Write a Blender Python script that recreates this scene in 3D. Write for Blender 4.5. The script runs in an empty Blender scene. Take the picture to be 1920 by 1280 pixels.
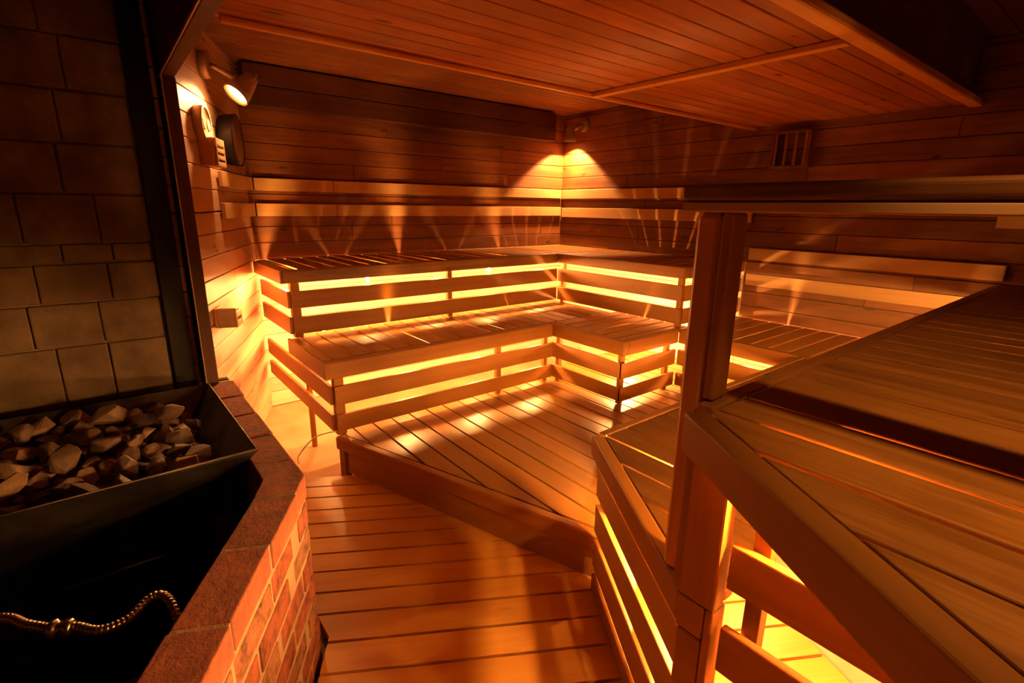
import bpy, bmesh, math, random
from mathutils import Vector, Matrix
random.seed(7)
S = 1.5                      # plan units -> metres ; the eye is 1.5 m above the floor
C = bpy.context.scene.collection
sc = bpy.context.scene

# ------------------------------------------------------------------ camera, world, exposure
cam_d = bpy.data.cameras.new('camera'); cam = bpy.data.objects.new('camera', cam_d); C.objects.link(cam)
yaw, pitch, roll = 0.896536, 0.258389, 0.0120350
cy, sy, cp, sp, cr, sr = math.cos(yaw), math.sin(yaw), math.cos(pitch), math.sin(pitch), math.cos(roll), math.sin(roll)
F = Vector((cy*cp, sy*cp, -sp)); Rt = Vector((sy, -cy, 0)); U = Rt.cross(F)
Xc = cr*Rt + sr*U; Yc = -sr*Rt + cr*U
m = Matrix((Xc, Yc, -F)).transposed().to_4x4(); m.translation = Vector((0, 0, 1.5))
cam.matrix_world = m
cam_d.sensor_width = 36; cam_d.lens = 951.97/1920*36; cam_d.clip_start = 0.02
sc.camera = cam
w = bpy.data.worlds.new('world'); sc.world = w; w.use_nodes = True
w.node_tree.nodes['Background'].inputs[0].default_value = (0, 0, 0, 1)
w.node_tree.nodes['Background'].inputs[1].default_value = 0
sc.view_settings.view_transform = 'Standard'; sc.view_settings.look = 'None'
sc.view_settings.exposure = 2.35; sc.view_settings.gamma = 1
sc.view_settings.use_curve_mapping = False
BULB_COL = (1.0, 0.43, 0.12)
BULB_POWER = 800.0           # emission strength of the under-bench bulbs
SPOT_COL = (1.0, 0.46, 0.17)
SPOT1_W, SPOT2_W, SPOT3_W = 9.0, 50.0, 15.0

# ------------------------------------------------------------------ materials
def nt(name):
    mt = bpy.data.materials.new(name); mt.use_nodes = True
    t = mt.node_tree; b = t.nodes['Principled BSDF']
    return mt, t, b
def ramp(t, fac, stops):
    r = t.nodes.new('ShaderNodeValToRGB'); el = r.color_ramp.elements
    while len(el) < len(stops): el.new(0.5)
    for e, (p, c) in zip(el, stops): e.position = p; e.color = (*c, 1)
    t.links.new(fac, r.inputs[0]); return r.outputs[0]
def mathn(t, op, a, b=None, clamp=False):
    n = t.nodes.new('ShaderNodeMath'); n.operation = op; n.use_clamp = clamp
    for i, v in enumerate((a, b)):
        if v is None: continue
        if isinstance(v, (int, float)): n.inputs[i].default_value = v
        else: t.links.new(v, n.inputs[i])
    return n.outputs[0]
def mixc(t, fac, a, b, mode='MIX'):
    n = t.nodes.new('ShaderNodeMix'); n.data_type = 'RGBA'; n.blend_type = mode
    if isinstance(fac, (int, float)): n.inputs[0].default_value = fac
    else: t.links.new(fac, n.inputs[0])
    for i, v in ((6, a), (7, b)):
        if isinstance(v, tuple): n.inputs[i].default_value = (*v, 1)
        else: t.links.new(v, n.inputs[i])
    return n.outputs[2]
def noise(t, vec, scale, detail=4, rough=.55, dist=0):
    n = t.nodes.new('ShaderNodeTexNoise'); n.inputs['Scale'].default_value = scale
    n.inputs['Detail'].default_value = detail; n.inputs['Roughness'].default_value = rough
    n.inputs['Distortion'].default_value = dist
    if vec is not None: t.links.new(vec, n.inputs['Vector'])
    return n.outputs[0]
def wood(name, light, dark, rough=.5, knots=.5, stain=0.0, var=.35, bump=.15, coat=0.0):
    mt, t, b = nt(name)
    uv = t.nodes.new('ShaderNodeUVMap'); uv.uv_map = 'UVMap'
    mp = t.nodes.new('ShaderNodeMapping'); mp.inputs['Scale'].default_value = (1.3, 22, 1)
    t.links.new(uv.outputs[0], mp.inputs[0])
    g1 = noise(t, mp.outputs[0], 1.0, 5, .6, .6)
    mp2 = t.nodes.new('ShaderNodeMapping'); mp2.inputs['Scale'].default_value = (6, 160, 1)
    t.links.new(uv.outputs[0], mp2.inputs[0])
    g2 = noise(t, mp2.outputs[0], 1.0, 2, .5)
    g = mathn(t, 'ADD', mathn(t, 'MULTIPLY', g1, .75), mathn(t, 'MULTIPLY', g2, .25))
    col = ramp(t, g, [(.32, dark), (.55, tuple((a+2*c)/3 for a, c in zip(dark, light))), (.72, light)])
    # knots
    mk = t.nodes.new('ShaderNodeMapping'); mk.inputs['Scale'].default_value = (2.2, 7, 1)
    t.links.new(uv.outputs[0], mk.inputs[0])
    vo = t.nodes.new('ShaderNodeTexVoronoi'); vo.inputs['Scale'].default_value = 1.0; vo.voronoi_dimensions = '2D'
    t.links.new(mk.outputs[0], vo.inputs['Vector'])
    kn = ramp(t, vo.outputs['Distance'], [(.0, (1, 1, 1)), (.05, (.8, .8, .8)), (.1, (0, 0, 0))])
    sel = mathn(t, 'GREATER_THAN', noise(t, mk.outputs[0], .7, 1), .56)
    kf = mathn(t, 'MULTIPLY', mathn(t, 'MULTIPLY', kn, sel), knots)
    col = mixc(t, kf, col, tuple(c*.22 for c in dark))
    # board to board variation
    at = t.nodes.new('ShaderNodeVertexColor'); at.layer_name = 'tone'
    sx = t.nodes.new('ShaderNodeSeparateColor'); t.links.new(at.outputs[0], sx.inputs[0])
    tone = mathn(t, 'ADD', mathn(t, 'MULTIPLY', sx.outputs[0], var), 1-var/2)
    hs = t.nodes.new('ShaderNodeHueSaturation'); t.links.new(col, hs.inputs['Color']); t.links.new(tone, hs.inputs['Value'])
    col = hs.outputs[0]
    if stain > 0:
        tc = t.nodes.new('ShaderNodeTexCoord')
        s1 = noise(t, tc.outputs['Object'], 1.7, 5, .65)
        sf = ramp(t, s1, [(.42, (0, 0, 0)), (.66, (1, 1, 1))])
        col = mixc(t, mathn(t, 'MULTIPLY', sf, stain), col, tuple(c*.35 for c in dark))
    t.links.new(col, b.inputs['Base Color'])
    r1 = mathn(t, 'ADD', mathn(t, 'MULTIPLY', g1, .3), rough-.15)
    t.links.new(r1, b.inputs['Roughness'])
    b.inputs['Specular IOR Level'].default_value = .35
    b.inputs['Coat Weight'].default_value = coat; b.inputs['Coat Roughness'].default_value = .25
    bp = t.nodes.new('ShaderNodeBump'); bp.inputs['Strength'].default_value = bump; bp.inputs['Distance'].default_value = .004
    t.links.new(g, bp.inputs['Height']); t.links.new(bp.outputs[0], b.inputs['Normal'])
    return mt
def plain(name, col, rough=.6, metal=0, bump=0, bscale=40, col2=None, cscale=6):
    mt, t, b = nt(name)
    tc = t.nodes.new('ShaderNodeTexCoord')
    n1 = noise(t, tc.outputs['Object'], cscale, 5, .6)
    c2 = col2 or tuple(c*.6 for c in col)
    t.links.new(ramp(t, n1, [(.35, c2), (.65, col)]), b.inputs['Base Color'])
    b.inputs['Roughness'].default_value = rough; b.inputs['Metallic'].default_value = metal
    if bump:
        bp = t.nodes.new('ShaderNodeBump'); bp.inputs['Strength'].default_value = bump; bp.inputs['Distance'].default_value = .01
        t.links.new(noise(t, tc.outputs['Object'], bscale, 6, .65), bp.inputs['Height']); t.links.new(bp.outputs[0], b.inputs['Normal'])
    return mt
def emit(name, col, strength):
    mt = bpy.data.materials.new(name); mt.use_nodes = True; t = mt.node_tree
    t.nodes.remove(t.nodes['Principled BSDF']); e = t.nodes.new('ShaderNodeEmission')
    e.inputs[0].default_value = (*col, 1); e.inputs[1].default_value = strength
    t.links.new(e.outputs[0], t.nodes['Material Output'].inputs[0]); return mt

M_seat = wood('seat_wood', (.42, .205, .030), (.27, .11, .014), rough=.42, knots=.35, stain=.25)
M_high = wood('worn_seat_wood', (.44, .20, .030), (.24, .09, .012), rough=.45, knots=.4, stain=.45)
M_face = wood('front_wood', (.36, .15, .018), (.28, .105, .010), rough=.5, knots=.15, stain=.12, var=.15)
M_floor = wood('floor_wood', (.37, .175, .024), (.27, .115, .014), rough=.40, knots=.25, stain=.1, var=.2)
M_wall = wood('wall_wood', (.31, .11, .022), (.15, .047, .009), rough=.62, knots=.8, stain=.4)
M_wall_lit = wood('lit_wall_wood', (.80, .58, .42), (.68, .45, .30), rough=.55, knots=.5, stain=.1)  # wall wood made paler to carry the bulb light under the benches
M_ceil = wood('ceiling_wood', (.52, .165, .013), (.32, .088, .005), rough=.72, knots=.9, stain=.3)
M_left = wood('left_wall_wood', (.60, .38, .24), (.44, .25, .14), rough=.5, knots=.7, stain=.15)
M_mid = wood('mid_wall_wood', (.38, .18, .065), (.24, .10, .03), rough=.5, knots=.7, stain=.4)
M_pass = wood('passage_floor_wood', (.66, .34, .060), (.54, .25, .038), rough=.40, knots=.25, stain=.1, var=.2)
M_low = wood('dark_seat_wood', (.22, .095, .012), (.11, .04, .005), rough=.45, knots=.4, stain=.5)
M_trim = wood('trim_wood', (.78, .36, .06), (.60, .26, .04), rough=.5, knots=.1, stain=.05, var=.1)
M_copper = plain('clock_copper', (.22, .11, .045), .45)
M_coping = plain('coping_brick', (.40, .115, .045), .85, 0, bump=.8, bscale=45, col2=(.24, .075, .035), cscale=12)
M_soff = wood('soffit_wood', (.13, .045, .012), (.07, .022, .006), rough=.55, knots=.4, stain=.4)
M_rail = wood('backrest_wood', (.56, .34, .12), (.47, .27, .085), rough=.6, knots=.05, var=.08, bump=.05)
M_post = wood('post_wood', (.62, .28, .05), (.44, .18, .03), rough=.5, knots=.2, stain=.3)
M_bar = wood('handrail_wood', (.36, .15, .025), (.13, .05, .010), rough=.5, knots=.2, stain=.6)
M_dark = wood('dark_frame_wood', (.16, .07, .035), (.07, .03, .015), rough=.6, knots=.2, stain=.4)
M_sub = plain('subfloor', (.50, .33, .18), .7, cscale=3, col2=(.36, .22, .11))
M_black = plain('black_metal', (.02, .016, .012), .5, .6)
M_tray = plain('tray_steel', (.20, .17, .13), .42, .85, bump=.1, bscale=20, col2=(.08, .06, .045))
M_frame = plain('frame_steel', (.10, .055, .03), .45, .5, bump=.05)
M_spot = plain('spotlight_housing', (.42, .30, .16), .45, .2)
def brick_mat():
    mt, t, b = nt('red_brick')
    tc = t.nodes.new('ShaderNodeTexCoord'); at = t.nodes.new('ShaderNodeVertexColor'); at.layer_name = 'tone'
    sx = t.nodes.new('ShaderNodeSeparateColor'); t.links.new(at.outputs[0], sx.inputs[0])
    base = ramp(t, sx.outputs[0], [(.0, (.34, .09, .035)), (.45, (.30, .08, .03)), (.7, (.32, .14, .06)), (1, (.26, .12, .055))])
    n1 = noise(t, tc.outputs['Object'], 22, 6, .7)
    c = mixc(t, 1.0, base, ramp(t, n1, [(.34, (.30, .26, .24)), (.5, (.85, .85, .85)), (.7, (1.25, 1.2, 1.1))]), 'MULTIPLY')
    mp = t.nodes.new('ShaderNodeMapping'); mp.inputs['Scale'].default_value = (1, 1, .25); t.links.new(tc.outputs['Object'], mp.inputs[0])
    n2 = noise(t, mp.outputs[0], 90, 3, .6)
    c = mixc(t, mathn(t, 'MULTIPLY', ramp(t, n2, [(.60, (0, 0, 0)), (.68, (1, 1, 1))]), .6), c, (.06, .03, .02))
    t.links.new(c, b.inputs['Base Color']); b.inputs['Roughness'].default_value = .88
    bp = t.nodes.new('ShaderNodeBump'); bp.inputs['Strength'].default_value = 1; bp.inputs['Distance'].default_value = .008
    t.links.new(mathn(t, 'ADD', noise(t, tc.outputs['Object'], 45, 6, .7), mathn(t, 'MULTIPLY', n2, -.6)), bp.inputs['Height']); t.links.new(bp.outputs[0], b.inputs['Normal'])
    return mt
M_brick = brick_mat()
M_mortar = plain('mortar', (.50, .35, .19), .95, 0, bump=1.0, bscale=60)
M_block = plain('stone_block', (.24, .165, .085), .9, 0, bump=.9, bscale=9, col2=(.11, .07, .035), cscale=5)
M_hose = plain('hose_steel', (.62, .50, .34), .28, 1.0)
M_gauge = plain('gauge_wood', (.66, .44, .24), .5)
M_dial = plain('dial_face', (.78, .66, .48), .45)
M_cable = plain('cable_white', (.8, .7, .5), .5)
M_bulb = emit('bulb_glass', BULB_COL, BULB_POWER)
def stone_mat():
    mt, t, b = nt('heater_stone')
    tc = t.nodes.new('ShaderNodeTexCoord'); oi = t.nodes.new('ShaderNodeObjectInfo')
    n1 = noise(t, tc.outputs['Object'], 9, 6, .65)
    c = ramp(t, n1, [(.3, (.14, .10, .075)), (.5, (.34, .26, .19)), (.7, (.55, .44, .34))])
    c2 = ramp(t, oi.outputs['Random'], [(.0, (.35, .30, .27)), (.5, (.75, .62, .52)), (.85, (1.0, .82, .62)), (1, (1.2, .95, .7))])
    t.links.new(mixc(t, 1.0, c, c2, 'MULTIPLY'), b.inputs['Base Color'])
    b.inputs['Roughness'].default_value = .6
    bp = t.nodes.new('ShaderNodeBump'); bp.inputs['Strength'].default_value = .5; bp.inputs['Distance'].default_value = .01
    t.links.new(noise(t, tc.outputs['Object'], 30, 6, .7), bp.inputs['Height']); t.links.new(bp.outputs[0], b.inputs['Normal'])
    return mt
M_stone = stone_mat()

# ------------------------------------------------------------------ mesh helpers (plan units: u = 1.5 m; z measured from the eye level)
def W(p): return Vector((p[0]*S, p[1]*S, p[2]*S + 1.5))
class MB:
    def __init__(s): s.bm = bmesh.new(); s.uv = s.bm.loops.layers.uv.new('UVMap'); s.cl = s.bm.loops.layers.float_color.new('tone')
    def face(s, vs, tone, uvs):
        f = s.bm.faces.new(vs)
        for l, q in zip(f.loops, uvs): l[s.uv].uv = q; l[s.cl] = (tone, tone, tone, 1)
        return f
    def prism(s, poly, z0, z1, d=(1, 0), off=None):
        """vertical prism on a plan polygon (counter-clockwise); grain along d"""
        ou, ov = random.random()*30, random.random()*30; tone = random.random()
        d = Vector(d).normalized(); n = Vector((-d.y, d.x))
        a = 0
        for i in range(len(poly)):
            p, q = poly[i], poly[(i+1) % len(poly)]; a += p[0]*q[1]-q[0]*p[1]
        if a < 0: poly = poly[::-1]
        lo = [s.bm.verts.new(W((x, y, z0))) for x, y in poly]; hi = [s.bm.verts.new(W((x, y, z1))) for x, y in poly]
        def uv(x, y, z=0): return (S*(x*d.x+y*d.y)+ou, S*(x*n.x+y*n.y)+S*z+ov)
        s.face(hi, tone, [uv(x, y) for x, y in poly]); s.face(lo[::-1], tone, [uv(x, y) for x, y in poly[::-1]])
        N = len(poly)
        for i in range(N):
            j = (i+1) % N; (x0, y0), (x1, y1) = poly[i], poly[j]
            e = Vector((x1-x0, y1-y0))
            if abs(e.normalized().dot(d)) > .5: q = [uv(x0, y0, z0), uv(x1, y1, z0), uv(x1, y1, z1), uv(x0, y0, z1)]
            else: q = [(k*.2+ou, l+ov) for k, l in ((z0*S, 0), (z0*S, S*e.length), (z1*S, S*e.length), (z1*S, 0))]
            if z1-z0 > 3*max(.001, e.length) and z1-z0 > .15: q = [(zz*S+ou, l+ov) for zz, l in ((z0, 0), (z0, S*e.length), (z1, S*e.length), (z1, 0))]
            s.face([lo[i], lo[j], hi[j], hi[i]], tone, q)
    def box(s, x0, y0, x1, y1, z0, z1, d=None):
        if d is None: d = (1, 0) if abs(x1-x0) >= abs(y1-y0) else (0, 1)
        s.prism([(x0, y0), (x1, y0), (x1, y1), (x0, y1)], z0, z1, d)
    def board(s, p, q, t, z0, z1, side=1):
        """upright board from plan point p to q, thickness t to its left (side=1) or right"""
        d = Vector((q[0]-p[0], q[1]-p[1])).normalized(); n = Vector((-d.y, d.x))*side*t
        s.prism([(p[0], p[1]), (q[0], q[1]), (q[0]+n.x, q[1]+n.y), (p[0]+n.x, p[1]+n.y)], z0, z1, d)
    def slats(s, poly, d, pitch, gap, z0, z1, off=0.0):
        d = Vector(d).normalized(); n = Vector((-d.y, d.x))
        vals = [x*n.x+y*n.y for x, y in poly]; lo, hi = min(vals), max(vals)
        k = math.floor((lo-off)/pitch)
        while off+k*pitch < hi:
            a, b = off+k*pitch+gap/2, off+(k+1)*pitch-gap/2; k += 1
            pl = clip(clip(poly, n, a, 1), n, b, -1)
            if len(pl) >= 3:
                area = abs(sum(pl[i][0]*pl[(i+1) % len(pl)][1]-pl[(i+1) % len(pl)][0]*pl[i][1] for i in range(len(pl))))/2
                if area > 2e-4: s.prism(pl, z0, z1+random.uniform(-.0006, .0006), d)
    def tube(s, pts, rad, seg=12, closed=True):
        """pts in metres"""
        tone = random.random(); rings = []
        for i, p in enumerate(pts):
            a = pts[max(0, i-1)]; b = pts[min(len(pts)-1, i+1)]; t = (b-a).normalized()
            u = t.cross(Vector((0, 0, 1))) if abs(t.z) < .95 else t.cross(Vector((1, 0, 0)))
            u.normalize(); v = t.cross(u); r = rad[i] if isinstance(rad, (list, tuple)) else rad
            rings.append([s.bm.verts.new(p+(u*math.cos(k*2*math.pi/seg)+v*math.sin(k*2*math.pi/seg))*r) for k in range(seg)])
        for i in range(len(rings)-1):
            for k in range(seg):
                j = (k+1) % seg
                f = s.face([rings[i][k], rings[i][j], rings[i+1][j], rings[i+1][k]], tone, [(i*.05, k*.02), (i*.05, k*.02+.02), (i*.05+.05, k*.02+.02), (i*.05+.05, k*.02)]); f.smooth = True
        if closed:
            for r in (rings[0][::-1], rings[-1]): s.face(r, tone, [(0, 0)]*seg)
    def build(s, name, mat, parent=None, bevel=0.0, seg=2, smooth=False):
        bmesh.ops.recalc_face_normals(s.bm, faces=s.bm.faces)
        me = bpy.data.meshes.new(name); s.bm.to_mesh(me); s.bm.free(); me.materials.append(mat)
        if smooth:
            for p in me.polygons: p.use_smooth = True
        o = bpy.data.objects.new(name, me); C.objects.link(o)
        if parent: o.parent = parent; o.matrix_parent_inverse = parent.matrix_world.inverted()
        if bevel:
            b = o.modifiers.new('bevel', 'BEVEL'); b.width = bevel; b.segments = seg; b.limit_method = 'ANGLE'; b.harden_normals = False
        return o
def clip(poly, n, c, sgn):
    out = []
    for i in range(len(poly)):
        p, q = poly[i], poly[(i+1) % len(poly)]
        a = sgn*(p[0]*n.x+p[1]*n.y-c); b = sgn*(q[0]*n.x+q[1]*n.y-c)
        if a >= 0: out.append(p)
        if (a >= 0) != (b >= 0): t = a/(a-b); out.append((p[0]+t*(q[0]-p[0]), p[1]+t*(q[1]-p[1])))
    return out
def one(fn, name, mat, parent=None, bevel=.003, seg=2, **k):
    mb = MB(); fn(mb); return mb.build(name, mat, parent, bevel, seg, **k)
def thing(name, label, cat, at, group=None):
    o = bpy.data.objects.new(name, None); o.empty_display_size = .1; C.objects.link(o); o.location = W(at)
    o['label'] = label; o['category'] = cat
    if group: o['group'] = group
    bpy.context.view_layer.update(); return o
def tag(o, label, cat, group=None):
    o['label'] = label; o['category'] = cat
    if group: o['group'] = group
    return o
def struct(o): o['kind'] = 'structure'; return o
def rad(a): return math.radians(a)
def dirv(a): return Vector((math.cos(rad(a)), math.sin(rad(a))))

# key plan points
BW, RW = 2.77, 2.66                 # back wall y, right wall x
DL = dirv(66.8); P0 = Vector((.585, 2.77)); NL = Vector((DL.y, -DL.x))     # left wall line
def lw(s, off=0): q = P0+DL*s+NL*off; return (q.x, q.y)
ZC, ZP, ZM, ZH = .617, -.86, -.557, -.262
FL = -1.0; SUB = -1.045
DC = dirv(57)

# ------------------------------------------------------------------ setting
struct(one(lambda b: b.box(-1.6, -2.2, 2.9, 3.0, SUB-.03, SUB), 'floor_base', M_sub, bevel=0)).name = 'floor'
def plank_wall(name, p, q, t, z0, z1, pitch, mat, off=0.0):
    mb = MB(); z = z0
    k = math.floor((z0-off)/pitch)
    L = math.dist(p, q); d = Vector((q[0]-p[0], q[1]-p[1])).normalized()
    while off+k*pitch < z1:
        a, b = max(z0, off+k*pitch+.0012), min(z1, off+(k+1)*pitch-.0012); k += 1
        if b-a < .004: continue
        cuts = [0]; x = random.uniform(.4, 1.6)
        while x < L-.2: cuts.append(x); x += random.uniform(1.0, 1.9)
        cuts.append(L)
        for i in range(len(cuts)-1):
            pa = (p[0]+d.x*(cuts[i]+.0005), p[1]+d.y*(cuts[i]+.0005)); pb = (p[0]+d.x*(cuts[i+1]-.0005), p[1]+d.y*(cuts[i+1]-.0005))
            mb.board(pa, pb, t, a, b)
    n = Vector((-d.y, d.x))
    mb.prism([(p[0]+n.x*t, p[1]+n.y*t), (q[0]+n.x*t, q[1]+n.y*t), (q[0]+n.x*(t+.03), q[1]+n.y*(t+.03)), (p[0]+n.x*(t+.03), p[1]+n.y*(t+.03))], z0, z1, d)
    return struct(mb.build(name, mat, bevel=.0035, seg=1))
# walls: bulb light below bench height painted in as paler boards, darker above
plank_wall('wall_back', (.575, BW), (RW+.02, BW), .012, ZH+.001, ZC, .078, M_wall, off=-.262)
plank_wall('wall_back', (.575, BW), (RW+.02, BW), .012, SUB, ZH-.001, .078, M_wall_lit, off=-.262)
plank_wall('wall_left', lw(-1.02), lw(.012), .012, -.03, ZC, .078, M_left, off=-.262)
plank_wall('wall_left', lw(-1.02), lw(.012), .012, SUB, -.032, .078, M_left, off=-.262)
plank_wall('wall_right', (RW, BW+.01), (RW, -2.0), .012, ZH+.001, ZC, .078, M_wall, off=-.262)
plank_wall('wall_right', (RW, BW+.01), (RW, 1.35), .012, SUB, ZH-.001, .078, M_wall_lit, off=-.262)
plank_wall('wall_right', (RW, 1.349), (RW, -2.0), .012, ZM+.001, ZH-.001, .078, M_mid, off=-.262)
plank_wall('wall_right', (RW, 1.349), (RW, -2.0), .012, SUB, ZM-.001, .078, M_wall_lit, off=-.262)
plank_wall('wall_rear', (RW, -1.95), (-1.3, -1.95), .012, SUB, ZC, .078, M_wall)
plank_wall('wall_near', (-1.3, -1.95), (-1.3, 1.9), .012, SUB, ZC, .078, M_dark)
# ceilings : high part, lowered panel with trims
def ceil(mb):
    mb.slats([(-1.3, .56), (RW, .56), (RW, BW), (-1.3, BW)], (1, 0), .066, .003, ZC, ZC+.012)
    mb.box(-1.3, .56, RW, BW, ZC+.013, ZC+.03)
struct(one(ceil, 'ceiling', M_wall, bevel=.003, seg=1))
def ceil2(mb):
    mb.slats([(-1.3, -2), (RW, -2), (RW, .559), (-1.3, .559)], (1, 0), .066, .003, ZC, ZC+.012)
    mb.box(-1.3, -2, RW, .559, ZC+.013, ZC+.03)
struct(one(ceil2, 'ceiling', M_dark, bevel=.003, seg=1))  # unlit ceiling over the high bench, its shade painted as darker wood
def lowc(mb):
    mb.slats([(.232, .578), (RW, .578), (RW, 1.385), (.232, 1.385)], (1, 0), .066, .0035, .40, .412, off=.02)
    mb.box(.232, .555, RW, 1.385, .413, .425)
    mb.box(.232, 1.372, RW, 1.385, .426, ZC)
struct(one(lowc, 'ceiling_lowered', M_ceil, bevel=.003, seg=1)).name = 'ceiling.001'
struct(one(lambda b: b.box(.232, .556, RW, .568, .426, ZC-.001), 'trim_5', M_dark, bevel=.002))  # side face of the lowered panel, shade painted in with dark wood
struct(one(lambda b: b.box(.275, 1.376, RW, 1.392, .384, .40), 'trim_1', M_trim, bevel=.008))
struct(one(lambda b: b.box(.232, .522, RW, .564, .386, .412), 'trim_2', M_trim, bevel=.010))
struct(one(lambda b: b.box(1.452, .563, 1.482, 1.375, .384, .399), 'trim_3', M_trim, bevel=.003))
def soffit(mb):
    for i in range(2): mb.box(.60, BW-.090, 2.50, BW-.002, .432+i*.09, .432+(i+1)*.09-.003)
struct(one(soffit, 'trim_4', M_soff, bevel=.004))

# duckboards of the passage, boards square to the brick surround
FB = 149.4; df = dirv(FB); cf = dirv(59.4)
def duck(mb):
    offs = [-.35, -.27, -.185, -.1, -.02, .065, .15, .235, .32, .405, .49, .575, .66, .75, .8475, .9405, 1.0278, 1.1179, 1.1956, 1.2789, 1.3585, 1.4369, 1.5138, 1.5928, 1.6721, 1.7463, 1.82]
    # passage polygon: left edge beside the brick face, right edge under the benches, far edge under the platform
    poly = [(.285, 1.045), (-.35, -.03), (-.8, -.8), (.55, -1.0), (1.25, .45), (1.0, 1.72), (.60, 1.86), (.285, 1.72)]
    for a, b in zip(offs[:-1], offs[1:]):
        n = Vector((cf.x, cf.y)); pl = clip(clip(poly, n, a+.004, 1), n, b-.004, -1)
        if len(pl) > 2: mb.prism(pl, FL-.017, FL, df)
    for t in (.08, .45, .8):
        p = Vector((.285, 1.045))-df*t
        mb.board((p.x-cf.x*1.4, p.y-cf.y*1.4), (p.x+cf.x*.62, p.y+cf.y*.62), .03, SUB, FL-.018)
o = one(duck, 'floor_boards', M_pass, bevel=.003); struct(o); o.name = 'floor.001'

# ------------------------------------------------------------------ benches
RT = .015
def rails(parent, p, q, zt, kind='std', side=1, posts=(), name='front_rail', ends=(0, 0)):
    offs = {'std': ((-.091, -.165), (-.202, -.277)), 'mid': ((-.100, -.174), (-.214, -.280))}[kind]
    for a, b in offs:
        one(lambda mb: mb.board(p, q, RT, zt+b, zt+a, side), name, M_face, parent, bevel=.003)
def post(parent, x0, y0, x1, y1, z0, z1, mat=None):
    return one(lambda mb: mb.box(x0, y0, x1, y1, z0, z1, d=(1, 0)), 'post', mat or M_face, parent, bevel=.003)

# --- upper tier (U-shape along back and right wall)
ub = thing('upper_bench', 'high L-shaped slatted wooden bench along the back and right walls, lit from underneath', 'bench', (1.4, 2.5, ZM))
def f(mb):
    mb.slats([(.606, 2.236), (RW-.02, 2.236), (RW-.02, 2.735), (.606, 2.735)], (0, 1), .0815, .015, ZH-.018, ZH, off=-.625)
    mb.prism([(.556, 2.236), (.600, 2.236), (.600, 2.735), (.575, 2.70), (.556, 2.655)], ZH-.018, ZH, (0, 1))
one(f, 'seat', M_high, ub, bevel=.003)
one(lambda mb: mb.slats([(2.150, 1.375), (RW-.02, 1.375), (RW-.02, 2.228), (2.150, 2.228)], (1, 0), .0815, .013, ZH-.018, ZH, off=1.885), 'seat', M_high, ub, bevel=.003)
one(lambda mb: mb.box(.556, 2.205, 2.103, 2.232, ZH-.054, ZH+.001), 'nosing', M_high, ub, bevel=.009, seg=3)
one(lambda mb: mb.box(2.106, 1.352, 2.146, 2.232, ZH-.054, ZH+.001), 'nosing', M_face, ub, bevel=.009, seg=3)
one(lambda mb: mb.box(2.148, 1.345, RW-.01, 1.372, ZH-.054, ZH+.001), 'nosing', M_face, ub, bevel=.009, seg=3)
one(lambda mb: mb.prism([(.548, 2.205), (.556, 2.205), (.556, 2.68), (.548, 2.665)], ZH-.054, ZH+.001, (0, 1)), 'nosing', M_face, ub, bevel=.002)
rails(ub, (.592, 2.225), (2.120, 2.225), ZH); rails(ub, (2.125, 2.225), (2.125, 1.372), ZH); rails(ub, (.577+.015, 2.24), (.577+.015, 2.70), ZH, side=1)
rails(ub, (2.14, 1.362), (RW-.001, 1.362), ZH)
for x in (1.363,): post(ub, x, 2.241, x+.027, 2.262, ZM, ZH-.02)
post(ub, .594, 2.241, .630, 2.275, ZM, ZH-.02)
post(ub, 2.141, 2.19, 2.165, 2.215, ZM, ZH-.02)
for y in (1.38,): post(ub, 2.141, y, 2.165, y+.027, ZM, ZH-.02)
post(ub, 2.60, 1.378, 2.63, 1.40, ZM, ZH-.02)
for y in (2.265, 2.712): one(lambda mb: mb.box(.632, y, RW-.03, y+.018, ZH-.050, ZH-.019), 'bearer', M_face, ub)
for x in (2.170, 2.615): one(lambda mb: mb.box(x, 1.378 if x < 2.3 else 1.405, x+.018, 2.255, ZH-.050, ZH-.019), 'bearer', M_face, ub)

# --- middle tier
lb = thing('lower_bench', 'low L-shaped slatted wooden bench stepping down from the upper bench around the raised platform', 'bench', (1.2, 2.0, ZP))
def f(mb):
    mb.slats([(.612, 1.832), (2.16, 1.832), (2.16, 2.30), (.612, 2.30)], (0, 1), .0820, .009, ZM-.018, ZM, off=-.610)
    mb.box(.576, 1.832, .606, 2.24, ZM-.018, ZM, d=(0, 1))
one(f, 'seat', M_seat, lb, bevel=.003)
one(lambda mb: mb.slats([(1.732, 1.376), (2.20, 1.376), (2.20, 1.826), (1.732, 1.826)], (1, 0), .0815, .009, ZM-.018, ZM, off=1.50), 'seat', M_seat, lb, bevel=.003)
one(lambda mb: mb.slats([(2.120, .30), (RW-.02, .30), (RW-.02, 1.371), (2.120, 1.371)], (1, 0), .0815, .009, ZM-.018, ZM, off=1.50), 'seat', M_seat, lb, bevel=.003)
one(lambda mb: mb.box(.570, 1.788, 1.690, 1.829, ZM-.063, ZM+.001), 'nosing', M_face, lb, bevel=.009, seg=3)
one(lambda mb: mb.box(1.692, 1.345, 1.728, 1.829, ZM-.063, ZM+.001), 'nosing', M_face, lb, bevel=.009, seg=3)
one(lambda mb: mb.box(1.730, 1.345, 2.098, 1.372, ZM-.063, ZM+.001), 'nosing', M_face, lb, bevel=.006, seg=3)
one(lambda mb: mb.box(2.092, .42, 2.118, 1.343, ZM-.063, ZM+.001), 'nosing', M_face, lb, bevel=.006, seg=3)
one(lambda mb: mb.box(.563, 1.788, .574, 2.25, ZM-.063, ZM+.001), 'nosing', M_face, lb, bevel=.003)
rails(lb, (.598, 1.803), (1.700, 1.803), ZM, 'mid'); rails(lb, (1.706, 1.82), (1.706, 1.362), ZM, 'mid')
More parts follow.
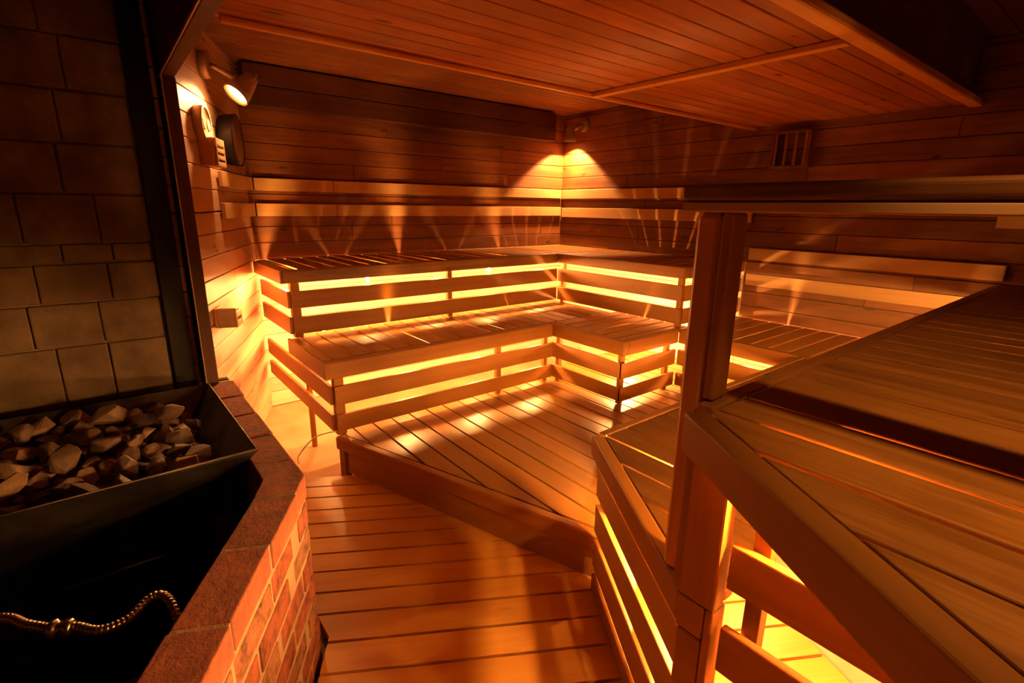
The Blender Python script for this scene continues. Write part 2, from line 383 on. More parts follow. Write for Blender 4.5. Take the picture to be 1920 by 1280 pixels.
rails(lb, (1.706, 1.358), (2.105, 1.358), ZM, 'mid'); rails(lb, (2.108, 1.352), (2.108, .45), ZM, 'mid')
rails(lb, (.600, 1.82), (.600, 2.72), ZM, 'mid')
for x in (1.363,): post(lb, x, 1.819, x+.027, 1.84, ZP+.002, ZM-.02)
post(lb, .602, 1.822, .640, 1.85, ZP+.002, ZM-.064)
post(lb, .602, 2.16, .622, 2.18, SUB, ZM-.064)
post(lb, 1.724, 1.378, 1.748, 1.40, ZP+.002, ZM-.02)
post(lb, 1.66, 1.819, 1.684, 1.84, ZP+.002, ZM-.02)
post(lb, 1.724, 1.775, 1.745, 1.80, ZP+.002, ZM-.02); post(lb, 2.05, 1.375, 2.078, 1.396, ZP+.002, ZM-.02)
for y in (1.30, .80): post(lb, 2.124, y, 2.145, y+.027, SUB, ZM-.02)
for y in (1.852, 2.265): one(lambda mb: mb.box(.645, y, 2.15, y+.018, ZM-.050, ZM-.019), 'bearer', M_face, lb)
for x in (1.752, 2.165): one(lambda mb: mb.box(x, 1.405, x+.018, 1.82, ZM-.050, ZM-.019), 'bearer', M_face, lb)

# --- raised platform
pf = thing('raised_platform', 'raised wooden deck of parallel boards between the benches with a slanting front step', 'platform', (1.1, 1.3, FL))
A1, A2 = Vector((.589, 1.817)), Vector((.925, .795)); dA = (A2-A1).normalized(); nA = Vector((-dA.y, dA.x))   # nA points into the deck
def off(p, k): return (p.x+nA.x*k, p.y+nA.y*k)
def f(mb):
    i1, i2 = off(A1, .036), off(A2, .036)
    mb.slats([(i1[0], 1.99), (i1[0], i1[1]), (i2[0]+.04, i2[1]-.1), (2.60, .65), (2.60, 1.99)], (0, 1), .0820, .008, ZP-.02, ZP, off=-.676)
one(f, 'deck', M_floor, pf, bevel=.003)
E1 = A1-dA*.0; E2 = A2+dA*.06
one(lambda mb: mb.prism([(E1.x, E1.y), (E2.x, E2.y), off(E2, .034), off(E1, .034)], ZP-.05, ZP+.0015, dA), 'nosing', M_face, pf, bevel=.010, seg=3)
one(lambda mb: mb.prism([off(A1+dA*.055, .010), off(E2, .010), off(E2, .026), off(A1+dA*.055, .026)], FL+.001, ZP-.052, dA), 'riser', M_floor, pf, bevel=.004)
one(lambda mb: mb.prism([off(A1+dA*.01, .006), off(A1+dA*.04, .006), off(A1+dA*.04, .036), off(A1+dA*.01, .036)], SUB, ZP-.052, dA), 'post', M_face, pf)
for y in (1.0, 1.5, 1.9): one(lambda mb: mb.box(1.10 if y < 1.2 else .80, y, 2.58, y+.025, ZP-.07, ZP-.021), 'bearer', M_face, pf)

# --- low bench at the right of the passage
LA = Vector((.903, .800)); LE = Vector((.6035, .345))
dL = (LE-LA).normalized(); nL = Vector((-dL.y, dL.x))          # nL points into the bench
def lo(p, k): return (p.x+nL.x*k, p.y+nL.y*k)
rb = thing('side_bench', 'low wooden bench with a slanting slatted front at the right edge of the passage', 'bench', (1.0, .6, FL))
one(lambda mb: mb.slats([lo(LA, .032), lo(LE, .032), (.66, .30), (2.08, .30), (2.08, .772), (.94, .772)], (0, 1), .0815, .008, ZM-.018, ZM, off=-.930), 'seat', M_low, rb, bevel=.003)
one(lambda mb: mb.prism([(LA.x, LA.y), (LE.x, LE.y), lo(LE, .030), lo(LA+dL*.012, .030)], ZM-.056, ZM+.001, dL), 'nosing', M_face, rb, bevel=.008, seg=3)
one(lambda mb: mb.box(.93, .776, 2.09, .800, ZM-.056, ZM+.001), 'nosing', M_high, rb, bevel=.005)
one(lambda mb: mb.box(.600, .300, .632, .344, ZM-.056, ZM+.001, d=(0, 1)), 'nosing', M_face, rb, bevel=.006)
for a, b in ((-.638, -.716), (-.742, -.822), (-.848, -.925), (-.951, -.999)):
    one(lambda mb: mb.prism([lo(LA+dL*.022, .014), lo(LE, .014), lo(LE, .030), lo(LA+dL*.022, .030)], b, a, dL), 'front_rail', M_face, rb, bevel=.004)
for t in (.05, .30): one(lambda mb: mb.prism([lo(LA+dL*t, .032), lo(LA+dL*(t+.025), .032), lo(LA+dL*(t+.025), .055), lo(LA+dL*t, .055)], FL, ZM-.02, dL), 'post', M_face, rb)
for y in (.42, .66): one(lambda mb: mb.box(.98 if y > .5 else .80, y, 2.06, y+.02, ZM-.055, ZM-.019), 'bearer', M_face, rb)
for a, b in ((-.657, -.731), (-.771, -.85)):
    one(lambda mb: mb.board((1.02, .79), (2.085, .79), -RT, b, a), 'front_rail', M_face, rb)

# --- high bench in the foreground right
HA = Vector((.578, .352)); HE = HA-DC*1.9
dH = (HE-HA).normalized(); nH = Vector((-dH.y, dH.x))
hb = thing('high_bench', 'large high bench of wide worn slats filling the right foreground', 'bench', (1.2, 0, FL))
def ho(p, k): return (p.x+nH.x*k, p.y+nH.y*k)
one(lambda mb: mb.slats([ho(HA+dH*.01, .034), ho(HE, .034), (RW-.02, HE.y), (RW-.02, .328), (.625, .328)], (0, 1), .0803, .0075, ZH-.018, ZH, off=-.381), 'seat', M_high, hb, bevel=.003)
one(lambda mb: mb.prism([(HA.x, HA.y), (HE.x, HE.y), ho(HE, .032), ho(HA+dH*.012, .032)], ZH-.056, ZH+.001, dH), 'nosing', M_face, hb, bevel=.007, seg=3)
one(lambda mb: mb.box(.618, .332, RW-.01, .358, ZH-.056, ZH+.001), 'nosing', M_high, hb, bevel=.006, seg=3)
one(lambda mb: mb.box(.600, .287, .630, .344, -.5555, ZH-.057, d=(1, 0)), 'post', M_face, hb, bevel=.006)
one(lambda mb: mb.box(.608, .345, .630, .3590, -.5555, ZH-.057, d=(1, 0)), 'post', M_face, hb, bevel=.003)
one(lambda mb: mb.box(.600, .287, .636, .299, FL, -.557, d=(1, 0)), 'post', M_face, hb, bevel=.004)
for a, b in ((-.6135, -.722), (-.730, -.83), (-.838, -.999)):
    one(lambda mb: mb.box(.600, .300, .634, .341, b, a, d=(0, 1)), 'corner_block', M_face, hb, bevel=.006)
for a, b in ((-.443, -.513), (-.580, -.655), (-.715, -.79), (-.85, -.925)):
    one(lambda mb: mb.board((.612, .280), (.612, -1.0), RT, b, a), 'front_rail', M_face, hb, bevel=.004)
for y in (.235, -.15, -.6): one(lambda mb: mb.box(.630, y, .652, y+.024, FL, ZH-.02, d=(1, 0)), 'post', M_face, hb)
for y in (.20, -.2, -.6): one(lambda mb: mb.box(.66, y, RW-.03, y+.02, ZH-.055, ZH-.019), 'bearer', M_face, hb)

# --- handrail and its post
hr = thing('handrail', 'dark worn wooden handrail on a square post above the high bench', 'handrail', (.66, .38, ZM))
one(lambda mb: mb.box(.598, -1.4, .652, .400, .0097, .031, d=(0, 1)), 'rail', M_bar, hr, bevel=.010, seg=4)
one(lambda mb: mb.box(.600, -1.4, .650, .399, -.003, .0095, d=(0, 1)), 'lit_underside', M_rail, hr, bevel=.003)  # paler strip that paints in the light on the rail's underside
one(lambda mb: mb.box(.632, .3605, .676, .398, ZM+.001, -.0035, d=(1, 0)), 'post', M_post, hr, bevel=.012, seg=1)
one(lambda mb: mb.box(.632, .344, .672, .3595, ZH+.003, -.0035, d=(1, 0)), 'post', M_face, hr, bevel=.006)

# ------------------------------------------------------------------ backrests
def backrest(label, group, *segs):
    t = None
    for p, q, z0, z1 in segs:
        if t is None: t = thing('backrest', label, 'backrest', (p[0], p[1], z0), group)
        one(lambda mb: mb.board(p, q, .014, z0, z1, 1), 'board', M_rail, t, bevel=.003)
        d = (Vector(q)-Vector(p)); L = d.length; d.normalize(); n = Vector((-d.y, d.x))
        for k in (.06, L/2, L-.06):
            a = Vector(p)+d*k+n*.0145; bb = a+d*.03
            g = (BW-.001-a.y) if abs(n.y) > .99 else ((RW-.001-a.x) if abs(n.x) > .99 else .007)
            one(lambda mb: mb.board(tuple(a), tuple(bb), max(.003, min(.03, g)), z0+.008, z1-.008, 1), 'batten', M_face, t, bevel=0)
GP = 'pale backrest boards'
yb = BW-.022; xr = RW-.022; cL = lw(-.035, .035)
backrest('upper pale backrest board bending from the left wall onto the back wall', GP,
         (lw(-.53, .022), (.604, yb), .064, .122), ((.610, yb), (.99, yb), .064, .122))
backrest('lower pale backrest board bending from the left wall onto the back wall', GP,
         (lw(-.54, .022), (.604, yb), -.056, .004), ((.610, yb), (1.0, yb), -.056, .004))
backrest('upper pale backrest board along the back wall, reaching the far corner', GP, ((.992, yb), (xr-.002, yb), .064, .122))
backrest('lower pale backrest board along the back wall, reaching the far corner', GP, ((1.002, yb), (xr-.002, yb), -.056, .004))
backrest('upper pale backrest board from the far corner to the handrail end', GP, ((xr, yb-.002), (xr, 1.34), .062, .122))
backrest('lower pale backrest board from the far corner to the handrail, crossed by thin light rays', GP, ((xr, yb-.002), (xr, 1.34), -.064, .000))
backrest('upper of two pale boards on the wall right of the handrail post', GP, ((xr, 1.33), (xr, .342), -.250, -.190))
backrest('lower of two pale boards on the wall right of the handrail post', GP, ((xr, 1.33), (xr, .362), -.382, -.322))
backrest('pale board end on the right wall just under the handrail at the right picture edge', GP, ((xr, .400), (xr, -1.2), -.055, .000))

def basis(nrm):
    z = Vector(nrm).normalized(); x = Vector((0, 0, 1)).cross(z)
    if x.length < .01: x = Vector((1, 0, 0))
    x.normalize(); y = z.cross(x); return x, y, z
def lathe(mb, org, axis, prof, seg=40):
    """prof = [(distance along axis, radius)] in metres, org in metres"""
    x, y, z = basis(axis); rings = []; tone = .5
    for h, r in prof:
        rings.append([mb.bm.verts.new(org+z*h+(x*math.cos(k*2*math.pi/seg)+y*math.sin(k*2*math.pi/seg))*r) for k in range(seg)])
    for i in range(len(rings)-1):
        for k in range(seg):
            j = (k+1) % seg
            f = mb.face([rings[i][k], rings[i][j], rings[i+1][j], rings[i+1][k]], tone, [(0, 0), (.02, 0), (.02, .02), (0, .02)]); f.smooth = True
    if prof[0][1] > 1e-5: mb.face(rings[0][::-1], tone, [(0, 0)]*seg)
    if prof[-1][1] > 1e-5: mb.face(rings[-1], tone, [(0, 0)]*seg)
def part_lathe(name, mat, parent, org, axis, prof, seg=40):
    mb = MB(); lathe(mb, org, axis, prof, seg); return mb.build(name, mat, parent)
# ------------------------------------------------------------------ under-bench bulbs
def bulb(x, y, z, label, k=1.0, group='bulbs under the benches'):
    t = thing('bulb_lamp', label, 'lamp', (x, y, z), group)
    mb = MB(); lathe(mb, W((x, y, z-.022)), (0, 0, 1), [(0, .003), (.003, .008), (.010, .010), (.058, .010), (.064, .007), (.067, .002)], 10)
    mb.build('bulb', M_bulb if k == 1 else emit('bulb_glass', BULB_COL, BULB_POWER*k), t)
    mb = MB(); mb.tube([W((x, y+.0075, z-.012)), W((x, y+.03, z-.012))], .008); mb.build('lamp_holder', M_cable, t)
yu, zu = 2.37, -.315
BL = [(.617, yu, zu, 1, 'small glowing bulb under the left end of the upper bench'),
      (1.362, yu, zu, 1, 'small glowing bulb under the upper bench behind its middle post'),
      (2.104, yu, zu, 1, 'small glowing bulb under the upper bench near the inner corner'),
      (.992, 2.38, -.338, .5, 'hidden bulb under the upper bench between its left end and middle post'),
      (1.725, 2.38, -.338, .5, 'hidden bulb under the upper bench between middle post and corner'),
      (2.35, 1.826, -.64, 1.8, 'hidden bulb low under the right-wall bench casting fan-shaped rays'),
      (.80, 2.50, -.62, .4, 'hidden bulb deep under the left end of the benches near the back wall'),
      (1.02, 2.05, -.61, .65, 'hidden bulb left of the middle under the lower bench'),
      (1.40, 2.05, -.61, .75, 'hidden bulb right of the middle under the lower bench'),
      (1.78, 2.05, -.61, .75, 'hidden bulb under the lower bench behind its inner corner'),
      (1.99, 1.60, -.62, .7, 'hidden bulb under the protruding corner of the lower bench'),
      (2.36, 1.10, -.63, .6, 'hidden bulb under the low seat right of the handrail post'),
      (2.30, .55, -.63, .9, 'hidden bulb under the low seat below the far edge of the high bench'),
      (.909, .617, -.63, 1.35, 'hidden bulb under the far end of the side bench'),
      (.784, .424, -.63, 1.15, 'hidden bulb under the side bench close to the handrail post'),
      (1.50, .60, -.62, .9, 'hidden bulb deep under the middle of the side bench'),
      (.655, .175, -.335, 1.1, 'hidden bulb under the slanting edge of the high bench near its post'),
      (1.437, .11, -.335, .9, 'hidden bulb under the middle of the high bench'),
      (2.20, .05, -.34, .6, 'hidden bulb under the high bench close to the right wall'),
      (.85, -.55, -.34, 1.2, 'hidden bulb under the near left part of the high bench'),
      (1.80, -.70, -.34, .6, 'hidden bulb under the near right part of the high bench')]
for x, y, z, k, lab in BL: bulb(x, y, z, lab, k)

# ------------------------------------------------------------------ wall fittings
NL3 = Vector((NL.x, NL.y, 0))
def spot(label, base, wall_n, lens, ax, lens_e, watts, cone, blend=.35, k=1.0):
    t = bpy.data.objects.new('wall_spotlight', None); C.objects.link(t); t.location = base; t['label'] = label; t['category'] = 'spotlight'; t['group'] = 'wall spotlights'
    bpy.context.view_layer.update()
    ax = Vector(ax).normalized(); L = .19*k; tail = lens-ax*L
    part_lathe('mounting_plate', M_spot, t, base+wall_n*.002, wall_n, [(0, .085*k), (.038, .085*k), (.044, .080*k), (.044, .02)])
    x, y, z = basis(ax); mid = tail+ax*L*.4
    mb = MB(); mb.tube([base+wall_n*.044, base+wall_n*.065+Vector((0, 0, -.005)), mid], .014); mb.build('arm', M_spot, t)
    part_lathe('housing', M_spot, t, tail, ax, [(0, .03*k), (.004, .042*k), (L*.35, .058*k), (L*.7, .076*k), (L, .084*k), (L, .078*k), (L-.012, .070*k), (L-.03, .068*k), (L-.032, .002)])
    part_lathe('lens', emit('spot_lens', SPOT_COL, lens_e), t, tail+ax*(L-.020), ax, [(0, .066*k), (.004, .060*k), (.010, .035*k), (.012, .001)], 32)
    mb = MB(); mb.tube([tail+ax*(L*.25)+x*.055*k, tail-ax*.012+x*.03, tail-ax*.012-x*.03, tail+ax*(L*.25)-x*.055*k], .007, 8); mb.build('tilt_bracket', M_spot, t)
    ld = bpy.data.lights.new('lamp_light', 'SPOT'); ld.energy = watts; ld.color = SPOT_COL; ld.spot_size = math.radians(cone); ld.spot_blend = blend; ld.shadow_soft_size = .03
    lo_ = bpy.data.objects.new('lamp_light', ld); C.objects.link(lo_); lo_.parent = t; lo_.matrix_parent_inverse = t.matrix_world.inverted()
    lo_.matrix_world = Matrix.Translation(tail+ax*(L-.004)) @ (-ax).to_track_quat('Z', 'Y').to_matrix().to_4x4()
def P3(s, o, z): q = lw(s, o); return W((q[0], q[1], z))
spot('large swivelling spotlight with glowing lens on the left wall beside the dark stove frame', P3(-.54, 0, .482), NL3, P3(-.545, .105, .385), (-.66, -.18, -.72), 6, SPOT1_W, 106, .35, .82)
spot('swivelling spotlight high in the far corner shining down the corner', W((RW, 2.565, .536)), Vector((-1, 0, 0)), W((RW-.085, 2.62, .430)), (.10, .12, -1), 4, SPOT2_W, 120, .25, .75)
spot('swivelling spotlight on the header beam above the passage, shining down on the high bench', W((.23, -.22, .50)), Vector((1, 0, 0)), W((.45, -.20, .48)), (.46, 0, -.88), 3, SPOT3_W, 86, .45, .9)

# round wooden twin gauge
g = thing('round_gauge', 'round wooden twin-dial gauge brightly lit on the left wall', 'gauge', (*lw(-.67), .265), 'round wall gauges')
gp = P3(-.675, .012, .265)
part_lathe('case', M_gauge, g, gp-NL3*.018, NL3, [(0, .088), (.040, .092), (.046, .089), (.046, .080), (.041, .079), (.041, .001)])
gx, gy, gz = basis(NL3)
for sg in (-1, 1): part_lathe('dial', M_dial, g, gp+NL3*.0235+gx*sg*.036, NL3, [(0, .028), (.003, .028), (.003, .024), (.002, .002)], 28)
d0 = thing('round_clock', 'black deep round clock with a dark copper face beside the wooden gauge', 'clock', (*lw(-.37), .247), 'round wall gauges')
dp = P3(-.37, 0, .247)
part_lathe('case', M_black, d0, dp, NL3, [(0.003, .130), (.02, .140), (.085, .150), (.092, .150), (.092, .143), (.087, .142), (.087, .001)], 48)
part_lathe('clock_face', M_copper, d0, dp+NL3*.0875, NL3, [(0, .140), (.002, .140), (.003, .001)], 48)
# slotted wooden box below the gauge
bx = thing('slotted_box', 'small wooden box with three dark slots on the left wall under the round gauge', 'box', (*lw(-.64), .13))
def lwbox(mb, s0, s1, o0, o1, z0, z1):
    mb.prism([lw(s0, o0), lw(s1, o0), lw(s1, o1), lw(s0, o1)], z0, z1, DL)
one(lambda mb: lwbox(mb, -.700, -.692, .002, .048, .128, .222), 'side_panel', M_post, bx); one(lambda mb: lwbox(mb, -.596, -.588, .002, .048, .128, .222), 'side_panel', M_post, bx)
one(lambda mb: lwbox(mb, -.691, -.597, .002, .048, .128, .134), 'base_panel', M_post, bx)
one(lambda mb: [lwbox(mb, -.700, -.588, .049, .056, z, z1) for z, z1 in ((.128, .143), (.1515, .166), (.1745, .189), (.1975, .222))]+[lwbox(mb, -.700, -.688, .049, .056, .1435, .197), lwbox(mb, -.600, -.588, .049, .056, .1435, .197)], 'slotted_front', M_gauge, bx)
one(lambda mb: lwbox(mb, -.690, -.598, .030, .034, .135, .22), 'inner_panel', M_black, bx)
# open wooden bracket lower down
br = thing('wooden_bracket', 'small open wooden bracket box on the left wall beside the stove post', 'bracket', (*lw(-.84), -.40))
one(lambda mb: lwbox(mb, -.80, -.72, .002, .012, -.43, -.36), 'back_plate', M_post, br)
one(lambda mb: lwbox(mb, -.80, -.79, .012, .075, -.43, -.36), 'side_plate', M_gauge, br)
one(lambda mb: lwbox(mb, -.73, -.72, .012, .075, -.43, -.375), 'side_plate', M_gauge, br)
one(lambda mb: [lwbox(mb, -.789, -.731, .065, .075, z, z+.022) for z in (-.43, -.395)], 'front_slats', M_gauge, br)
# vent on the right wall
vt = thing('slotted_vent', 'dark wooden vent box with upright slots high on the right wall', 'vent', (RW, 1.18, .27))
for y in (1.105, 1.150, 1.195, 1.242): one(lambda mb: mb.box(RW-.055, y, RW-.045, y+.014, .20, .355, d=(0, 1)), 'bar', M_wall, vt)
for z in (.196, .350): one(lambda mb: mb.box(RW-.055, 1.10, RW-.001, 1.262, z, z+.012), 'rail', M_wall, vt)
for y in (1.093, 1.259): one(lambda mb: mb.box(RW-.055, y, RW-.001, y+.010, .196, .362, d=(0, 1)), 'side_panel', M_wall, vt)

# ------------------------------------------------------------------ stove corner
# rough block wall
def blocks(mb):
    random.seed(5)
    rows = [(-.60, -.573), (-.57, -.396), (-.394, -.274), (-.272, -.166), (-.164, -.112), (-.110, .02), (.022, .15), (.152, .28), (.282, .41), (.412, .53), (.532, ZC)]
    edges = {1: [-.145, -.03], 2: [-.185, -.035], 3: [-.154, .002], 4: [-.09, .02], 5: [-.16, .0], 0: [-.1]}
    for i, (a, b) in enumerate(rows):
        e = edges.get(i, [-.18+random.uniform(-.05, .03), -.03+random.uniform(-.03, .03)])
        x = e[0]; left = []
        while x > -1.25: x -= random.uniform(.12, .17); left.append(x)
        xs = left[::-1]+e+[.115+random.uniform(-.004, .006)]
        for x0, x1 in zip(xs[:-1], xs[1:]):
            dy = random.uniform(0, .006)
            mb.box(x0+.0015, 1.848+dy, x1-.0015, 1.95, a+.001, b-.001)
struct(one(blocks, 'wall_stove', M_block, bevel=.006))
one(lambda mb: mb.box(-1.3, 1.862, .118, 1.97, SUB, ZC), 'wall_stove_core', M_mortar, bevel=0)
bpy.data.objects['wall_stove_core'].name = 'wall_core'; struct(bpy.data.objects['wall_core'])
fr = thing('stove_frame', 'dark upright frame and header beam around the stove alcove', 'frame', (.2, 1.8, -.56))
one(lambda mb: (mb.box(.118, 1.838, .263, 1.862, SUB, -.5615), mb.box(.118, 1.838, .196, 1.862, -.561, ZC-.002)), 'side_plate', M_black, fr, bevel=.002)
one(lambda mb: mb.box(.197, 1.795, .229, 1.86, -.558, .338, d=(0, 1)), 'upright', M_dark, fr, bevel=.003)
one(lambda mb: mb.box(.193, 1.790, .1965, 1.80, -.558, .338, d=(1, 0)), 'edge_strip', M_gauge, fr, bevel=.001)
one(lambda mb: mb.box(.197, -1.2, .229, 1.86, .339, ZC-.002), 'header', M_dark, fr, bevel=.004)
one(lambda mb: mb.box(.193, -1.2, .1965, 1.86, .339, .346), 'edge_strip', M_gauge, fr, bevel=.001)

# brick surround
bs = thing('brick_surround', 'low red brick wall around the stove, bending at the passage', 'brick wall', (.2, 1.0, SUB))
BC = Vector((.267, 1.042)); dB = -dirv(59.4); nB = Vector((dB.y, -dB.x))      # dB runs towards the camera
if nB.x > 0: nB = -nB                                                       # nB points to the stove
def bp_(s, k): q = BC+dB*s+nB*k; return (q.x, q.y)
BWID = .077
inner = (.190, 1.072)
def coping(mb):
    s = .070; 
    mb.prism([(.267, 1.128), (BC.x, BC.y), bp_(.062, 0), bp_(.078, BWID), (inner[0], inner[1]), (.190, 1.150)], -.613, -.56, (0, 1))
    s = .070
    first = True
    while s < 1.9:
        a = s+.004; e = s+.163+random.uniform(-.004, .006); j = random.uniform(-.003, .003)
        mb.prism([bp_(a, j), bp_(e, j+random.uniform(-.002, .002)), bp_(e+ (.006), BWID+random.uniform(-.004, .004)), bp_(a+(.014 if first else .006), BWID+random.uniform(-.004, .004))], -.613, -.56+random.uniform(-.002, .002), dB)
        s = e+.003; first = False
    y = 1.134
    while y < 1.80:
        e = min(y+.163, 1.835); j = random.uniform(-.003, .003)
        mb.prism([(.267+j, y), (.267+j, e), (.190, e), (.190, y+.008)], -.613, -.56+random.uniform(-.002, .002), (0, 1)); y = e+.005
def courses(mb):
    for r in range(7):
        z1 = -.622-r*.0605; z0 = z1-.051
        s = .004+(r % 2)*.083-.083
        while s < 1.9:
            a, e = max(s, .004), s+.158
            if e > a+.02: mb.prism([bp_(a, random.uniform(-.002, .002)), bp_(e, random.uniform(-.002, .002)), bp_(e, BWID-.006), bp_(a, BWID-.006)], z0, z1, dB)
            s += .1665
        y = 1.048-((r+1) % 2)*.083
        while y < 1.80:
            a, e = max(y, 1.048), min(y+.160, 1.835)
            if e > a+.02: mb.prism([(.266, a), (.266, e), (.20, e), (.20, a)], z0, z1, (0, 1))
            y += .1665
one(coping, 'coping_bricks', M_coping, bs, bevel=.004); one(courses, 'bricks', M_brick, bs, bevel=.004)
def mort(mb):
    k = .0035
    mb.prism([(.2635, 1.83), (.2635, 1.0435), bp_(1.9, k), bp_(1.9, BWID-k), (.1945, 1.070), (.1945, 1.83)][::-1], SUB, -.5635, (0, 1))
def mort2(mb):
    k = .0015
    mb.prism([bp_(.041, k), bp_(1.9, k), bp_(1.9, BWID-k), bp_(.076, BWID-k)], SUB, -.5625, dB)
    mb.box(.1935, 1.08, .2635, 1.83, SUB, -.5630)
    mb.prism([(.2635, 1.079), (.2635, 1.046), bp_(.04, .003), bp_(.075, BWID-.003), (.1935, 1.079)], SUB, -.5635, (0, 1))
one(mort2, 'mortar', M_mortar, bs, bevel=0)

# heater: tray on a dark body
ht = thing('sauna_heater', 'dark steel sauna heater with a flared open tray holding stones', 'heater', (-.1, 1.4, SUB))
def tray(mb):
    o_ = [(-.62, 1.172), (.203, 1.180), (.190, 1.742), (-.62, 1.742)]; i_ = [(-.56, 1.235), (.125, 1.240), (.118, 1.69), (-.56, 1.69)]
    zt, zb = -.538, -.635
    def ring(P, z): return [mb.bm.verts.new(W((x, y, z))) for x, y in P]
    a = ring(o_, zt); b = ring(i_, zb); a2 = ring([(x*1.0+(.004 if x > 0 else -.004), y+(.004 if y > 1.5 else -.004)) for x, y in o_], zt-.002); b2 = ring(i_, zb-.006)
    uv4 = [(0, 0), (1, 0), (1, 1), (0, 1)]
    for i in range(4):
        j = (i+1) % 4
        mb.face([a[i], a[j], b[j], b[i]], .5, uv4); mb.face([a2[j], a2[i], b2[i], b2[j]], .5, uv4); mb.face([a[j], a[i], a2[i], a2[j]], .5, uv4)
    mb.face(b, .5, uv4); mb.face(b2[::-1], .5, uv4)
one(tray, 'tray', M_tray, ht, bevel=0)
def rim(mb):
    P = [(-.62, 1.170), (.205, 1.178), (.192, 1.744)]
    mb.tube([W((*p, -.537)) for p in P], .0035, 8)
one(rim, 'tray_rim', M_tray, ht, bevel=0)
one(lambda mb: mb.box(-.55, 1.245, .11, 1.68, SUB+.001, -.642), 'body', M_black, ht, bevel=.006)
one(lambda mb: mb.box(-.20, 1.232, .05, 1.244, -.80, -.70), 'drawer', M_black, ht, bevel=.003)
mb = MB(); mb.tube([W((-.16, 1.231, -.745)), W((-.16, 1.215, -.745)), W((.01, 1.215, -.745)), W((.01, 1.231, -.745))], .006, 8); mb.build('handle', M_tray, ht)

# stones: settle spheres in the tray, then give each its own faceted shape
random.seed(21)
st = []
for i in range(300):
    r = random.choice([.016, .018, .020, .023, .026, .029, .036])*random.uniform(.92, 1.06)
    st.append([random.uniform(-.45, .09), random.uniform(1.27, 1.66), -.60+random.uniform(0, .35), r])
for it in range(260):
    for s_ in st: s_[2] -= .004
    for i in range(len(st)):
        a = st[i]
        for j in range(i+1, len(st)):
            b = st[j]; dx, dy, dz = a[0]-b[0], a[1]-b[1], a[2]-b[2]; rr = a[3]+b[3]
            d2 = dx*dx+dy*dy+dz*dz
            if d2 < rr*rr and d2 > 1e-9:
                dd = math.sqrt(d2); k = (rr-dd)/dd*.5
                a[0] += dx*k; a[1] += dy*k; a[2] += dz*k; b[0] -= dx*k; b[1] -= dy*k; b[2] -= dz*k
    for a in st:
        r = a[3]; zf = -.634+r
        if a[2] < zf: a[2] = zf
        h = max(0, (a[2]+.635))*.75*.6
        a[0] = min(max(a[0], -.54-h+r), .118+h*.75-r); a[1] = min(max(a[1], 1.245-h+r), 1.685+h-r)
cams = Vector((0, 0, 0))
special = {}
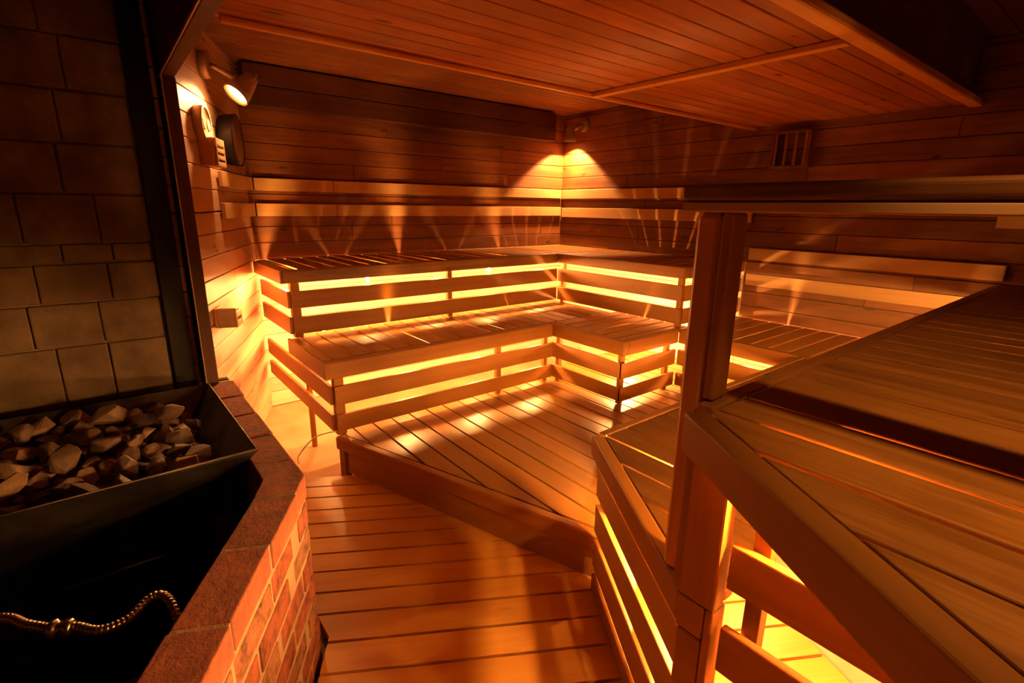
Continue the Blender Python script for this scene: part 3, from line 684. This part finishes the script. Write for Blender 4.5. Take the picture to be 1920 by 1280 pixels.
for i, (x, y, z, r) in enumerate(st):
    mb = MB(); n = 0; pts = []
    ax = Vector((random.uniform(.9, 1.45), random.uniform(.75, 1.1), random.uniform(.55, .9)))
    rot = Matrix.Rotation(random.uniform(0, 6.28), 3, 'Z') @ Matrix.Rotation(random.uniform(-.6, .6), 3, 'X') @ Matrix.Rotation(random.uniform(-.6, .6), 3, 'Y')
    for k in range(15):
        v = Vector((random.gauss(0, 1), random.gauss(0, 1), random.gauss(0, 1))).normalized()
        v = Vector((v.x*ax.x, v.y*ax.y, v.z*ax.z)); v = rot @ v
        mb.bm.verts.new(v*r*S*1.02)
    res = bmesh.ops.convex_hull(mb.bm, input=mb.bm.verts)
    for v in [v for v in mb.bm.verts if not v.link_faces]: mb.bm.verts.remove(v)
    o = mb.build('heater_stone', M_stone, None, bevel=.006, seg=2); o.location = W((x, y, z))
    fb = 'front' if y < 1.42 else 'back'; lr = 'left' if x < -.25 else ('middle' if x < -.03 else 'right')
    big = r > .033
    o['label'] = f"{'large' if big else 'small'} angular grey-brown stone in the {fb} {lr} part of the heater tray"
    o['category'] = 'stone'; o['group'] = f"{'large' if big else 'small'} stones in the {fb} {lr} of the tray"

# flexible metal hose
hz = thing('metal_hose', 'ribbed flexible metal hose lying across the dark stove pit', 'hose', (-.15, .86, -.6))
ctrl = [(-.45, 1.02), (-.30, 1.0), (-.20, .945), (-.168, .905), (-.133, .868), (-.112, .856), (-.086, .828), (-.053, .828), (-.026, .850), (-.006, .842), (.004, .805), (.004, .77), (-.01, .72)]
zz = [-.60, -.60, -.59, -.59, -.59, -.59, -.59, -.59, -.585, -.585, -.60, -.66, -.75]
def cat(P, n):
    out = []
    for i in range(len(P)-1):
        p0, p1, p2, p3 = P[max(0, i-1)], P[i], P[i+1], P[min(len(P)-1, i+2)]
        for k in range(n):
            t = k/n; out.append(.5*((2*p1)+(p2-p0)*t+(2*p0-5*p1+4*p2-p3)*t*t+(3*p1-p0-3*p2+p3)*t**3))
    out.append(P[-1]); return out
cp_ = cat([W((x, y, z)) for (x, y), z in zip(ctrl, zz)], 90)
pts = [cp_[0]]; 
for p in cp_:
    if (p-pts[-1]).length > .0021: pts.append(p)
mb = MB(); mb.tube(pts, [(.0102, .0108, .0088, .0080)[i % 4] for i in range(len(pts))], 12); mb.build('ribbed_tube', M_hose, hz)
c0 = W((-.138, .872, -.59)); c1 = W((-.118, .860, -.59)); ax = (c1-c0).normalized(); L = (c1-c0).length
part_lathe('coupling', M_hose, hz, c0-ax*.008, ax, [(0, .015), (.006, .019), (.016, .019), (.018, .015), (L-.004, .015), (L-.002, .018), (L+.010, .018), (L+.014, .014)], 6)

# looping cable beneath the left bench end
cb = MB()
P = [(.50, 2.02, -1.03), (.49, 1.98, -.98), (.52, 1.96, -.93), (.56, 1.97, -.91), (.62, 1.98, -.91), (.70, 2.0, -.93), (.76, 2.04, -.97), (.80, 2.1, -1.035)]
cb.tube(cat([W(p) for p in P], 14), .004, 8); tag(cb.build('cable', M_cable), 'pale cable arching over the floor under the left end of the benches', 'cable')
